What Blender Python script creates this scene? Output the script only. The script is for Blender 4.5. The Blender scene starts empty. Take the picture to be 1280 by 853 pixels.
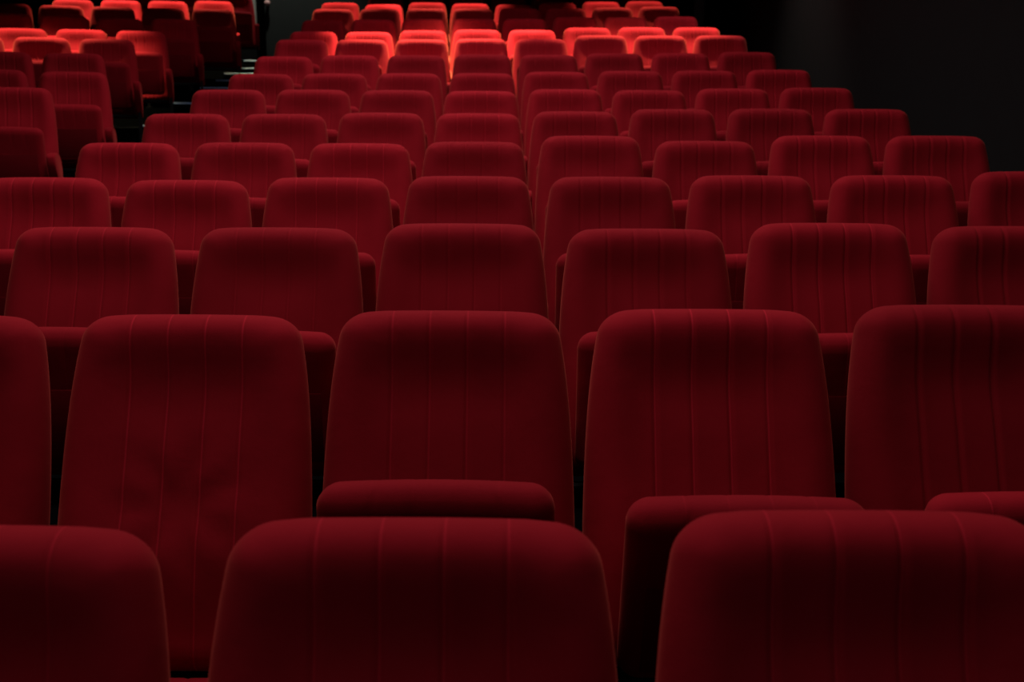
import bpy, bmesh, math, random
from mathutils import Vector, Matrix
random.seed(7)
S = bpy.context.scene
C = S.collection
PI = math.pi
sin, cos, exp, sqrt = math.sin, math.cos, math.exp, math.sqrt

# ------------------------------------------------------------------ helpers
def link(o, parent=None):
    C.objects.link(o)
    if parent: o.parent = parent
    return o
def mesh_obj(name, bm, mat, parent=None, smooth=True):
    bmesh.ops.recalc_face_normals(bm, faces=bm.faces[:])
    me = bpy.data.meshes.new(name)
    bm.to_mesh(me); bm.free()
    for m in (mat if isinstance(mat, (list, tuple)) else [mat]): me.materials.append(m)
    if smooth:
        for p in me.polygons: p.use_smooth = True
    return link(bpy.data.objects.new(name, me), parent)
def struct(name, bm, mat, smooth=False):
    o = mesh_obj(name, bm, mat, None, smooth); o['kind'] = 'structure'; return o
def add_box(bm, x0, x1, y0, y1, z0, z1, mi=0):
    v = [bm.verts.new(p) for p in ((x0,y0,z0),(x1,y0,z0),(x1,y1,z0),(x0,y1,z0),(x0,y0,z1),(x1,y0,z1),(x1,y1,z1),(x0,y1,z1))]
    for f in ((0,3,2,1),(4,5,6,7),(0,1,5,4),(1,2,6,5),(2,3,7,6),(3,0,4,7)):
        bm.faces.new([v[i] for i in f]).material_index = mi
def bevel(bm, w, seg=3):
    bmesh.ops.bevel(bm, geom=bm.edges[:], offset=w, segments=seg, profile=0.5, affect='EDGES', clamp_overlap=True)

# ------------------------------------------------------------------ materials
def nodes_of(name):
    m = bpy.data.materials.new(name); m.use_nodes = True
    nt = m.node_tree; b = nt.nodes['Principled BSDF']
    return m, nt, b
def fabric(name, c1, c2, sheen, tint, bump=0.25, seams=False):
    m, nt, b = nodes_of(name)
    tc = nt.nodes.new('ShaderNodeTexCoord')
    oi = nt.nodes.new('ShaderNodeObjectInfo')
    off = nt.nodes.new('ShaderNodeVectorMath'); off.operation = 'ADD'
    sc = nt.nodes.new('ShaderNodeVectorMath'); sc.operation = 'SCALE'; sc.inputs[3].default_value = 9.0
    cmb = nt.nodes.new('ShaderNodeCombineXYZ')
    for i in range(3): nt.links.new(oi.outputs['Random'], cmb.inputs[i])
    nt.links.new(cmb.outputs[0], sc.inputs[0])
    nt.links.new(tc.outputs['Object'], off.inputs[0]); nt.links.new(sc.outputs[0], off.inputs[1])
    n1 = nt.nodes.new('ShaderNodeTexNoise'); n1.inputs['Scale'].default_value = 9; n1.inputs['Detail'].default_value = 4
    nt.links.new(off.outputs[0], n1.inputs['Vector'])
    mix = nt.nodes.new('ShaderNodeMix'); mix.data_type = 'RGBA'
    mix.inputs['A'].default_value = (*c1, 1); mix.inputs['B'].default_value = (*c2, 1)
    nt.links.new(n1.outputs['Fac'], mix.inputs['Factor'])
    # seats worn a little differently from one to the next
    hsv = nt.nodes.new('ShaderNodeHueSaturation')
    mr = nt.nodes.new('ShaderNodeMapRange'); mr.inputs['To Min'].default_value = 0.82; mr.inputs['To Max'].default_value = 1.15
    nt.links.new(oi.outputs['Random'], mr.inputs['Value']); nt.links.new(mr.outputs[0], hsv.inputs['Value'])
    # paler lines along the four upright seams
    if seams:
        sx = nt.nodes.new('ShaderNodeSeparateXYZ'); nt.links.new(tc.outputs['Object'], sx.inputs[0])
        def mth(op, a, b_):
            q = nt.nodes.new('ShaderNodeMath'); q.operation = op
            for k_, v_ in enumerate((a, b_)):
                if isinstance(v_, (int, float)): q.inputs[k_].default_value = v_
                elif v_ is not None: nt.links.new(v_, q.inputs[k_])
            return q.outputs[0]
        d1 = mth('ABSOLUTE', mth('SUBTRACT', mth('ABSOLUTE', sx.outputs[0], None), .04), None)
        d2 = mth('ABSOLUTE', mth('SUBTRACT', mth('ABSOLUTE', sx.outputs[0], None), .12), None)
        mask = mth('LESS_THAN', mth('MINIMUM', d1, d2), .0016)
        mx = nt.nodes.new('ShaderNodeMix'); mx.data_type = 'RGBA'
        mask = mth('MULTIPLY', mask, oi.outputs['Random'])
        nt.links.new(mask, mx.inputs['Factor']); nt.links.new(mix.outputs['Result'], mx.inputs['A'])
        mx.inputs['B'].default_value = (.46, .014, .028, 1)
        mix = mx
    nt.links.new(mix.outputs['Result'], hsv.inputs['Color']); nt.links.new(hsv.outputs[0], b.inputs['Base Color'])
    b.inputs['Roughness'].default_value = 0.9
    b.inputs['Specular IOR Level'].default_value = 0.08
    b.inputs['Sheen Weight'].default_value = sheen
    b.inputs['Sheen Roughness'].default_value = 0.38
    b.inputs['Sheen Tint'].default_value = (*tint, 1)
    n2 = nt.nodes.new('ShaderNodeTexNoise'); n2.inputs['Scale'].default_value = 420; n2.inputs['Detail'].default_value = 2
    n3 = nt.nodes.new('ShaderNodeTexNoise'); n3.inputs['Scale'].default_value = 14; n3.inputs['Detail'].default_value = 3
    nt.links.new(off.outputs[0], n2.inputs['Vector']); nt.links.new(off.outputs[0], n3.inputs['Vector'])
    bp = nt.nodes.new('ShaderNodeBump'); bp.inputs['Strength'].default_value = bump; bp.inputs['Distance'].default_value = 0.0012
    bp2 = nt.nodes.new('ShaderNodeBump'); bp2.inputs['Strength'].default_value = 0.35; bp2.inputs['Distance'].default_value = 0.006
    nt.links.new(n2.outputs['Fac'], bp.inputs['Height']); nt.links.new(n3.outputs['Fac'], bp2.inputs['Height'])
    nt.links.new(bp2.outputs[0], bp.inputs['Normal']); nt.links.new(bp.outputs[0], b.inputs['Normal'])
    return m
def plain(name, c, rough=0.6, metal=0.0, noise=0.0, spec=0.5, scale=6):
    m, nt, b = nodes_of(name)
    b.inputs['Roughness'].default_value = rough; b.inputs['Metallic'].default_value = metal
    b.inputs['Specular IOR Level'].default_value = spec
    tc = nt.nodes.new('ShaderNodeTexCoord'); n = nt.nodes.new('ShaderNodeTexNoise'); n.inputs['Scale'].default_value = scale
    n.inputs['Detail'].default_value = 5
    nt.links.new(tc.outputs['Object'], n.inputs['Vector'])
    mix = nt.nodes.new('ShaderNodeMix'); mix.data_type = 'RGBA'
    mix.inputs['A'].default_value = (*[v*(1-noise) for v in c], 1); mix.inputs['B'].default_value = (*[v*(1+noise) for v in c], 1)
    nt.links.new(n.outputs['Fac'], mix.inputs['Factor']); nt.links.new(mix.outputs['Result'], b.inputs['Base Color'])
    return m
VEL = fabric('red_velvet', (0.28, 0.0065, 0.014), (0.34, 0.009, 0.018), 0.30, (1.0, 0.17, 0.11), seams=True)
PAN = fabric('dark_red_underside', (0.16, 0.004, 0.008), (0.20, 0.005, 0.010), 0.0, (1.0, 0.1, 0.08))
MET = plain('black_painted_metal', (0.004, 0.004, 0.004), 0.7, 0.0, 0.2, .2)
WALL = plain('charcoal_wall_cloth', (0.013, 0.0134, 0.013), 0.95, 0, 0.12, 0.1)
CEIL = plain('black_ceiling', (0.015, 0.015, 0.015), 0.95, 0, 0.1, 0.1)
FLOOR = plain('black_carpet', (0.0015, 0.0018, 0.002), 0.95, 0, 0.3, 0.03, 60)
NOSE = plain('pale_step_edge', (0.20, 0.31, 0.48), 0.5, 0, 0.1, 0.4, 20)
PART = plain('grey_green_spotlit_tone', (0.045, 0.054, 0.051), 0.9, 0, 0.08, 0.1)  # lighter than the wall: spot illumination put into the panel's colour
JAMB = plain('pale_grey_paint', (0.45, 0.50, 0.44), 0.6, 0, 0.08)
PILA = plain('grey_pilaster_paint', (0.30, 0.33, 0.33), 0.8, 0, 0.08)
KNOB = plain('pink_plastic', (0.75, 0.45, 0.42), 0.4, 0, 0.05)

# ------------------------------------------------------------------ camera
F = 1315.0; W, H = 1280.0, 853.0
HOR = 147.0
CH = 1.50
pitch = math.atan((H/2 - HOR)/F)
ROLL = 0.006
cam_d = bpy.data.cameras.new('camera'); cam = link(bpy.data.objects.new('camera', cam_d))
cam_d.sensor_width = 36; cam_d.lens = F/W*36
cam_d.clip_start = 0.05; cam_d.clip_end = 100
Rm = Matrix.Rotation(PI/2 - pitch, 3, 'X') @ Matrix.Rotation(ROLL, 3, 'Z')
cam.matrix_world = Matrix.Translation((0, 0, CH)) @ Rm.to_4x4()
cam_d.dof.use_dof = True; cam_d.dof.focus_distance = 2.7; cam_d.dof.aperture_fstop = 5.0
S.camera = cam
CP = Vector((0, 0, CH))
def on_depth(px, py, Y):                     # where the line of sight meets the upright plane y = Y
    r = Rm @ Vector(((px - W/2)/F, (H/2 - py)/F, -1.0))
    return CP + r*(Y/r.y)

# ------------------------------------------------------------------ the seat: meshes
PITCH = 0.56
BH = 0.76          # length of the backrest along its slope
REC = math.radians(18)
SEAT_TOP = 1.00
SEAMS = (-0.12, -0.04, 0.04, 0.12)
def backrest_bm(worn=0):
    bm = bmesh.new()
    xs = set()
    for i in range(33): xs.add(round(-1 + 2*i/32, 4))
    for e in (0.975, 0.99, 0.9975, 0.955, 0.925, 0.90): xs |= {e, -e}
    for s in SEAMS:
        for d in (-0.014, -0.009, -0.0045, 0, 0.0045, 0.009, 0.014): xs.add(round((s+d)/0.262, 4))
    xs = sorted(xs)
    out = []
    for v in xs:
        if not out or v - out[-1] > 0.004: out.append(v)
    xs = out; xs[-1] = 1.0; xs[0] = -1.0
    hs = [0, .0012, .004, .008, .013, .019, .026, .034, .043, .053, .065, .08] + [.08 + .64*(i/27) for i in range(1, 28)] + [.738, .75, .756, .759, .76]
    rc, re = 0.054, 0.050
    rng = random.Random(5)
    def half(h):
        w = .228 + .047*(1 - exp(-h/.19))
        if h < rc: w -= rc - sqrt(max(0, rc*rc - (rc-h)**2))
        b = BH - h
        if b < .04: w -= .04 - sqrt(max(0, .0016 - (.04-b)**2))
        return w
    def sdf(x, h):
        w = .228 + .047*(1 - exp(-h/.19)) ; ax = abs(x)
        dx = w - ax
        dt = h; db = BH - h
        if ax > w - rc and h < rc: return max(0, rc - sqrt((ax - w + rc)**2 + (rc - h)**2))
        if ax > w - .04 and db < .04: return max(0, .04 - sqrt((ax - w + .04)**2 + (.04 - db)**2))
        return max(0, min(dx, dt, db))
    grid_f, grid_b = [], []
    for h in hs:
        rf, rb = [], []
        w = half(h)
        for u in xs:
            edge = h in (0, BH) or abs(u) == 1
            a0 = abs(u)*.262; full = .262
            x = math.copysign(a0 if a0 <= .14 else .14 + (a0-.14)/(full-.14)*(w-.14), u)
            s = 0 if edge else sdf(x, h)
            q = min(1, s/re)
            pf = sqrt(1 - (1-q)**2)
            q2 = min(1, s/.03); pb = sqrt(1 - (1-q2)**2)
            m = min(1, s/.09); m = m*m*(3-2*m)
            front = .055*pf
            front += m*(.009*exp(-((h-.06)/.05)**2) - .013*exp(-((h-.17)/.08)**2)*exp(-(x/.16)**4) - .008*exp(-(x/.175)**6) + .020*exp(-((h-.52)/.14)**2))
            front += m*.008*min(1, (abs(x)/.2))**4
            us = x
            for sm in SEAMS:
                front -= .0042*exp(-((us - sm)/.0045)**2)*min(1, pf*1.2)
                front += .0012*exp(-((abs(us - sm) - .010)/.006)**2)*pf
            if worn:                                     # sagging folds low on the pad
                dx, dh = x, h - .42
                r = sqrt(dx*dx + dh*dh) + 1e-6
                a = math.atan2(dh, dx)
                front += .0035*sin(7*a + 1.5)*exp(-((r-.10)/.05)**2)*m
                front -= .010*exp(-(r/.07)**2)*m
            back = -.035*pb
            z = -h - .005*u*u*exp(-h/.1)
            rf.append(bm.verts.new((x, -front, z)))
            rb.append(None if edge else bm.verts.new((x, -back, z)))
        for i, v in enumerate(rb):
            if v is None: rb[i] = rf[i]
        grid_f.append(rf); grid_b.append(rb)
    nr, nc = len(hs), len(xs)
    for j in range(nr-1):
        for i in range(nc-1):
            for g in (grid_f, grid_b):
                vs = [g[j][i], g[j][i+1], g[j+1][i+1], g[j+1][i]]
                try: bm.faces.new(vs)
                except ValueError: pass
    # local origin at the backrest's foot; tilt back
    bmesh.ops.translate(bm, verts=bm.verts[:], vec=(0, 0, BH))
    return bm

CW, CL, CT = 0.226, 0.42, 0.052
def cushion_bm():                             # hinge edge at the origin, pad runs up +Z, top of pad faces +Y
    bm = bmesh.new()
    def axis(a, seams, n, r):
        s = {-a, a}
        for i in range(n+1): s.add(round(-a + 2*a*i/n, 4))
        for e in (.002, .006, .012, .02, .03, .042): s |= {round(a-e, 4), round(e-a, 4)}
        for q in seams:
            for d in (-.006, 0, .006): s.add(round(q+d, 4))
        s = sorted(s); out = []
        for v in s:
            if not out or v - out[-1] > .0015: out.append(v)
        out[0] = -a; out[-1] = a
        return out
    xs = axis(CW, SEAMS, 20, .05); zs = axis(CL/2, (), 18, .05)
    def sdf(x, z, rc=.045):
        ax, az = abs(x), abs(z); w, l = CW, CL/2
        if ax > w-rc and az > l-rc: return rc - sqrt((ax-w+rc)**2 + (az-l+rc)**2)
        return min(w-ax, l-az)
    def pos(x, z):                            # squeeze square corners onto a rounded outline
        rc = .045; az = abs(z); l = CL/2
        w = CW
        if az > l-rc: w = CW - rc + sqrt(max(0, rc*rc - (az-l+rc)**2))
        return x/CW*w
    gf, gb = [], []
    for z in zs:
        rf, rb = [], []
        for x in xs:
            X = pos(x, z)
            edge = abs(x) == CW or abs(z) == CL/2
            s = 0 if edge else max(0, sdf(X, z))
            q = min(1, s/.045); p = sqrt(1-(1-q)**2)
            q2 = min(1, s/.05); p2 = sqrt(1-(1-q2)**2)
            top = CT*p + .010*min(1, s/.15)
            for sm in SEAMS: top -= .0028*exp(-((x-sm)/.004)**2)*p
            bot = -CT*.8*p2
            for sm in SEAMS: bot += .0024*exp(-((x-sm)/.004)**2)*p2*max(0, min(1, (z - CL/2 + .12)/.05))
            fz = z + CL/2 - .009*(X/CW)**2*max(0, z/(CL/2))
            rf.append(bm.verts.new((X, top, fz)))
            rb.append(rf[-1] if edge else bm.verts.new((X, bot, fz)))
        gf.append(rf); gb.append(rb)
    for j in range(len(zs)-1):
        for i in range(len(xs)-1):
            for g in (gf, gb):
                try: bm.faces.new([g[j][i], g[j][i+1], g[j+1][i+1], g[j+1][i]])
                except ValueError: pass
    return bm
def pan_bm():
    bm = bmesh.new()
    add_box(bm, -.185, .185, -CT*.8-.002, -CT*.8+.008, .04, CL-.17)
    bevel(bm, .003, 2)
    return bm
def arm_bm():
    bm = bmesh.new()
    prof = [(-.470,.585),(-.455,.608),(-.42,.617),(-.33,.617),(-.27,.605),(-.215,.560),(-.20,.50),(-.215,.42),(-.245,.33),(-.27,.285),(-.295,.285),(-.33,.35),(-.40,.45),(-.455,.53)]
    a = [bm.verts.new((-.027, y - .062, z)) for y, z in prof]; b = [bm.verts.new((.027, y - .062, z)) for y, z in prof]
    bm.faces.new(a); bm.faces.new(b[::-1]); n = len(prof)
    for i in range(n): bm.faces.new((a[i], b[i], b[(i+1) % n], a[(i+1) % n]))
    bmesh.ops.bevel(bm, geom=[e for e in bm.edges if abs(e.verts[0].co.x - e.verts[1].co.x) < 1e-6], offset=.013, segments=3, profile=.5, affect='EDGES')
    return bm
def leg_bm():
    bm = bmesh.new()
    add_box(bm, -.012, .012, -.385, -.285, .012, .36)
    add_box(bm, -.028, .028, -.46, -.20, 0, .012)
    for y in (-.43, -.23):
        r = bmesh.ops.create_cone(bm, cap_ends=True, segments=8, radius1=.009, radius2=.007, depth=.012)
        bmesh.ops.translate(bm, verts=r['verts'], vec=(.018, y, .016))
    return bm
def bar_bm():                                # cross tube that carries the hinge and the foot of the backrest
    bm = bmesh.new()
    add_box(bm, -.238, .262, -.335, -.305, .252, .277)
    bevel(bm, .006, 2)
    return bm

parts = {}
def proto(name, bm, mat, smooth=True):
    bmesh.ops.recalc_face_normals(bm, faces=bm.faces[:])
    me = bpy.data.meshes.new(name); bm.to_mesh(me); bm.free(); me.materials.append(mat)
    if smooth:
        for p in me.polygons: p.use_smooth = True
    parts[name] = me
    return me
M_BACK = proto('backrest', backrest_bm(), VEL)
M_WORN = proto('creased_backrest', backrest_bm(1), VEL)
M_CUSH = proto('seat_cushion', cushion_bm(), VEL)
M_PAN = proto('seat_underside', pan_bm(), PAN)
M_ARM = proto('armrest', arm_bm(), VEL)
M_LEG = proto('leg', leg_bm(), MET, False)
M_BAR = proto('hinge_bar', bar_bm(), MET, False)

# backrest foot sits at local (0, yb, zb); its top edge comes to y = 0, z = SEAT_TOP
YB, ZB = -BH*sin(REC), SEAT_TOP - BH*cos(REC)
def build_chair():
    r = bpy.data.objects.new('cinema_chair', None); link(r); r.empty_display_size = .1
    def part(name, me, parent=r):
        return link(bpy.data.objects.new(name, me), parent)
    b = part('backrest', M_BACK); b.location = (0, YB, ZB); b.rotation_euler = (-REC, 0, 0)
    c = part('seat_cushion', M_CUSH); c.location = (0, -.335, .325); c.rotation_euler = (math.radians(5), 0, 0)
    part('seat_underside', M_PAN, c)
    a = part('armrest', M_ARM); a.location = (PITCH/2, 0, -.04)
    l = part('leg', M_LEG); l.location = (PITCH/2, 0, 0)
    part('hinge_bar', M_BAR)
    return r
base = build_chair()
used = [False]
def copy_tree(o, parent=None):
    c = o.copy(); C.objects.link(c)
    if parent: c.parent = parent
    for ch in list(o.children): copy_tree(ch, c)
    return c
def kid(r, n):
    for c in r.children:
        if c.name.split('.')[0] == n: return c
ALL = []
def chair(x, y, z, rz, label, group, dz=0, tip=5, first=False, worn=False, dlean=0, dx_cushion=0):
    r = base if not used[0] else copy_tree(base)
    if used[0]: pass
    used[0] = True
    r.location = (x, y, z); r.rotation_euler = (0, 0, rz)
    r['label'] = label; r['category'] = 'chair'; r['group'] = group
    b = kid(r, 'backrest'); b.location.z = ZB + dz; b.rotation_euler.x = -REC + dlean
    if worn: b.data = M_WORN
    c = kid(r, 'seat_cushion'); c.rotation_euler.x = math.radians(tip)
    if tip > 70: c.location = (0, -.285, .238)
    if dx_cushion: c.location.x = dx_cushion
    ALL.append((r, first))
    return r

# ------------------------------------------------------------------ where the seats stand
ORD = ['front','second','third','fourth','fifth','sixth','seventh','eighth','ninth','tenth','eleventh','twelfth','thirteenth','fourteenth','fifteenth']
rows = {   # row: [(x, y) of the middle of each backrest's top edge]
 1: [(-33,656),(520,647),(1072,638)],
 2: [(-84,393),(245,393),(565,389),(882,387),(1205,381)],
 3: [(118,284),(350,285),(582,280),(808,286),(1033,279),(1262,283)],
 4: [(60,222),(238,226),(414,223),(585,221),(764,221),(937,220),(1112,220),(1287,213)],
 5: [(160,179),(309,179),(452,180),(592,178),(740,170),(880,177),(1025,170),(1168,168)],
 6: [(235,143),(356,143),(480,142),(598,142),(718,140),(840,137),(962,137),(1080,137)],
 7: [(284,113),(393,113),(500,113),(602,114),(707,112),(812,113),(913,111),(1018,110)],
 8: [(327,93),(421,93),(517,92),(603,92),(691,90),(787,89),(879,89),(971,88)],
 9: [(355,71),(437,70),(521,70),(605,69),(687,69),(766,67),(850,67),(933,65)],
 10: [(376,51),(457,50),(528,50),(601,49),(676,49),(750,45),(824,45),(899,44)],
 11: [(391,41),(462,41),(530,39),(596,38),(665,38),(735,35),(801,34),(870,35)],
 12: [(405,26),(466,25),(529,24),(593,24),(657,24),(721,22),(781,22),(843,21)],
 13: [(414,12),(476,12),(534,11),(591,11),(651,11),(707,11),(765,10),(823,9)],
 14: [(425,4),(479,6),(534,4),(588,5),(645,6),(698,4),(751,3),(803,2)],
 15: [(482,-4),(533,-4),(584,-4),(636,-4),(687,-5),(738,-6),(789,-6)],
}
left = {
 7: [(17,110)],
 8: [(92,90),(-6,87)],
 9: [(92,67),(2,65)],
 10: [(134,50),(65,47),(-14,45)],
 11: [(176,39),(109,39),(39,37),(-31,36)],
 12: [(217,24),(151,23),(86,19),(20,17)],
 13: [(266,12),(204,12),(146,11),(84,8),(20,5)],
 14: [(267,2),(211,2),(154,1),(100,0)],
 15: [(293,-5),(238,-6),(184,-7)],
}
inv0, dinv = .00184, .001285
rowY, rowZ = {}, {}
for n, pts in rows.items():
    p = 1/(inv0 + dinv*(n-1))
    depth = F*PITCH/p
    ym = sum(q[1] for q in pts)/len(pts)
    r = Rm @ Vector((0, (H/2-ym)/F, -1.0))
    rowY[n] = (r*depth).y
    rowZ[n] = sum(on_depth(px, py, rowY[n]).z for px, py in pts)/len(pts) - SEAT_TOP
z1 = rowZ[1]
print('rows', {n: (round(rowY[n], 2), round(rowZ[n], 3)) for n in rows})
def place_ord(i, n):
    return ['leftmost'] [0] if i == 0 else ('rightmost' if i == n-1 else ORD[i] + ' from the left')
def tall(i, n):
    if i == 0: return 'leftmost chair'
    if i == n-1: return 'rightmost chair'
    return ORD[i] + ' chair from the left'
def even(vals, keep=.002):
    m = len(vals); mi = (m-1)/2; mv = sum(vals)/m
    b = sum((i-mi)*(v-mv) for i, v in enumerate(vals))/sum((i-mi)**2 for i in range(m))
    b = max(.560, min(.566, b))
    return [mv + b*(i-mi) + max(-keep, min(keep, v - mv - b*(i-mi))) for i, v in enumerate(vals)]
for n, pts in rows.items():
    xe = even([on_depth(px, py, rowY[n]).x for px, py in pts])
    for i, (px, py) in enumerate(pts):
        p = on_depth(px, py, rowY[n])
        dz = max(-.03, min(.03, p.z - rowZ[n] - SEAT_TOP))
        tip = 5 + random.uniform(-2, 2)
        worn = False
        if (n, i) == (2, 1): tip, worn = 84, True
        if (n, i) == (2, 2): tip = 7
        if (n, i) == (2, 3): tip = 15
        if (n, i) == (2, 4): tip = 12
        state = 'red velvet cinema chair'
        if (n, i) == (2, 1): state = 'creased red chair with folded-down seat'
        if n == 11 and i in (2, 3): state = 'brightly spotlit red chair'
        label = f'{state}, {tall(i, len(pts)).replace(" chair", "")}, {ORD[n-1]} row of the centre block'
        chair(xe[i], rowY[n], rowZ[n], random.uniform(-.0015, .0015), label, 'red cinema chairs of the centre block', dz, tip, i == 0, worn, random.uniform(-.01, .01), {(2, 2): -.008, (2, 3): .014, (2, 4): .014}.get((n, i), 0))
LROT = math.radians(14)
for n, pts in left.items():
    x_edge = on_depth(pts[0][0], pts[0][1], rowY[n]).x
    for i, (px, py) in enumerate(pts):
        Y = rowY[n]
        X = x_edge - i*.570*cos(LROT); Y = rowY[n] - i*.570*sin(LROT)
        p = on_depth(px, py, Y)
        print('left', n, i, round(p.x - X, 3), round(p.z - rowZ[n] - SEAT_TOP, 3))
        dz = max(-.035, min(.035, p.z - rowZ[n] - SEAT_TOP))
        m = len(pts)
        where = 'beside the aisle' if i == 0 else ORD[i] + ' from the aisle'
        label = f'red velvet cinema chair, {where}, {"nearest" if n == 7 else ORD[n-7]} visible row of the left block'
        chair(X, Y, rowZ[n], LROT, label, 'red cinema chairs of the left block', dz, 5 + random.uniform(-2, 2), False, False, random.uniform(-.01, .01))
# the first chair of each centre row also carries an armrest on its outer side
src_arm = [c for c in base.children if c.name == 'armrest'][0]
src_leg = [c for c in base.children if c.name == 'leg'][0]
for r, first in ALL:
    if first:
        for s in (src_arm, src_leg):
            c = s.copy(); C.objects.link(c); c.parent = r; c.location = (-PITCH/2, 0, s.location.z)

# ------------------------------------------------------------------ the room
XR = 2.95; XL = -7.2; YB_ = rowY[15] + 1.3; YF = -2.5
EDGE = {n: rowY[n] - .78 for n in rows}
CXL = lambda n: on_depth(rows[n][0][0], rows[n][0][1], rowY[n]).x - .33
bm = bmesh.new()
zb = -0.6 + rowZ[1]
order = sorted(rows)
for k, n in enumerate(order):
    y0 = EDGE[n] if k else YF
    y1 = EDGE[n+1] if n+1 in EDGE else YB_
    add_box(bm, XL, XR, y0, y1, zb, rowZ[n])
struct('floor', bm, FLOOR)
# aisle steps between left and centre blocks, with pale edges
def aisle(n):
    a = on_depth(left[n][0][0], left[n][0][1], rowY[n]).x + .36 if n in left else -4.2
    b = CXL(n) if n < 15 else CXL(14)-.05
    return a, b
tn = 1
for n, off in ((11, .02), (12, .05), (13, .03), (14, .065), (15, .075)):
    a, b = (-3.62 if n < 14 else -3.6), (CXL(n) + .02 if n < 15 else -2.55)
    z = rowZ[n] + off
    steps = [(EDGE[n], z, .30)]
    if n >= 14: steps.append((EDGE[n]-.40, (z + rowZ[n-1] + .03)/2 + .005, .40))
    for y, z, dep in steps:
        bm = bmesh.new(); add_box(bm, a, b, y, y+dep, rowZ[n-1]-.05, z); struct('trim_%d' % tn, bm, FLOOR); tn += 1
        bm = bmesh.new(); add_box(bm, a, b, y-.006, y+.03, z-.012, z+.006); bevel(bm, .003, 1)
        struct('trim_%d' % tn, bm, NOSE); tn += 1

ZC = 5.6
bm = bmesh.new(); add_box(bm, XR, XR+.2, YF, YB_+.2, zb, ZC); struct('wall_right', bm, WALL)
bm = bmesh.new(); add_box(bm, XL-.2, XL, YF, YB_+.2, zb, ZC); struct('wall_left', bm, WALL)
bm = bmesh.new(); add_box(bm, XL, XR, YB_, YB_+.2, zb, ZC); struct('wall_back', bm, WALL)
bm = bmesh.new(); add_box(bm, XL, XR, YF-.2, YF, zb, ZC); struct('wall_front', bm, WALL)
bm = bmesh.new(); add_box(bm, XL-.2, XR+.2, YF-.2, YB_+.2, ZC, ZC+.2); struct('ceiling', bm, CEIL)
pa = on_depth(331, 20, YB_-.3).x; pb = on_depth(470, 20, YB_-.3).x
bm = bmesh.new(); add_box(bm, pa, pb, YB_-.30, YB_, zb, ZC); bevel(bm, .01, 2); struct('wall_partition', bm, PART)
# grey pilaster on the back right, pale door jamb at the aisle's top
a = on_depth(868, 20, YB_-.12).x; b = on_depth(880, 20, YB_-.12).x
bm = bmesh.new(); add_box(bm, a, b, YB_-.12, YB_, rowZ[15], ZC); bevel(bm, .01, 2); struct('trim_20', bm, PILA)
j = on_depth(317, 15, YB_-.06)
bm = bmesh.new(); add_box(bm, j.x-.03, j.x+.03, YB_-.07, YB_, on_depth(317, 30, YB_-.06).z, ZC-1.2); bevel(bm, .006, 2); struct('trim_21', bm, JAMB)
k = on_depth(334, 4, YB_-.35)
bm = bmesh.new()
r_ = bmesh.ops.create_uvsphere(bm, u_segments=20, v_segments=12, radius=.045)
bmesh.ops.scale(bm, verts=bm.verts[:], vec=(1, .6, 1))
r_ = bmesh.ops.create_cone(bm, cap_ends=True, segments=20, radius1=.025, radius2=.025, depth=.05, matrix=Matrix.Translation((0, .03, 0)) @ Matrix.Rotation(PI/2, 4, 'X'))
o = mesh_obj('wall_knob', bm, KNOB); o.location = (k.x, YB_-.355, k.z)
o['label'] = 'small pale pink round knob on the dark back wall above the aisle'; o['category'] = 'knob'

# ------------------------------------------------------------------ light
def area(name, loc, sx, sy, power, col, rot=(0, 0, 0)):
    d = bpy.data.lights.new(name, 'AREA'); d.shape = 'RECTANGLE'; d.size = sx; d.size_y = sy; d.energy = power; d.color = col
    o = link(bpy.data.objects.new(name, d)); o.location = loc; o.rotation_euler = rot; return o
def spot(name, px, n, power, size, col=(1, .78, .58), dy=0, blend=.6, zt=None):
    p = on_depth(px, rows[n][0][1], rowY[n] + dy)
    d = bpy.data.lights.new(name, 'SPOT'); d.energy = power; d.spot_size = math.radians(size); d.spot_blend = blend
    d.color = col; d.shadow_soft_size = .05
    o = link(bpy.data.objects.new(name, d)); o.location = (p.x, rowY[n] + dy, ZC-.08); return o
h = area('house_light', (-.6, 5.8, ZC-.1), 2.6, 9.5, 148, (1, .80, .82)); h.data.spread = math.radians(128)
area('front_fill', (-.5, YF+.05, 2.0), 5, 2.2, 7, (.85, .85, 1), (PI/2, 0, 0))  # added soft fill for the seat fronts, no screen behind it
warm = (1, .84, .46)
spot('downlight', 545, 11, 3600, 44, warm, dy=-.2, blend=.5)
spot('downlight', 790, 11, 2100, 44, warm, dy=-.2, blend=.5)
spot('downlight', 38, 11, 2000, 42, warm, dy=-.5, blend=.6)
spot('downlight', 425, 14, 1100, 40, warm, dy=-.34, blend=.5)
spot('downlight', 555, 14, 1200, 40, warm, dy=-.34, blend=.5)
spot('downlight', 790, 14, 700, 40, warm, dy=-.5, blend=.6)
spot('downlight', 262, 14, 1500, 36, warm, dy=-.3, blend=.5)
spot('downlight', 110, 14, 1600, 42, warm, dy=-.62, blend=.6)
spot('downlight', 352, 15, 170, 70, (1, .95, .85), dy=.45, blend=.8)  # added wash to brighten the door jamb, knob and partition
spot('downlight', 905, 11, 260, 60, (1, .92, .85), dy=-.2, blend=.9)  # added wash to brighten the far part of the right wall
w = bpy.data.worlds.new('dark_room'); S.world = w; w.use_nodes = True
w.node_tree.nodes['Background'].inputs[0].default_value = (.4, .45, .5, 1)
w.node_tree.nodes['Background'].inputs[1].default_value = .002
vs = S.view_settings
vs.view_transform = 'Standard'; vs.look = 'None'; vs.gamma = 1; vs.use_curve_mapping = False; vs.exposure = 0
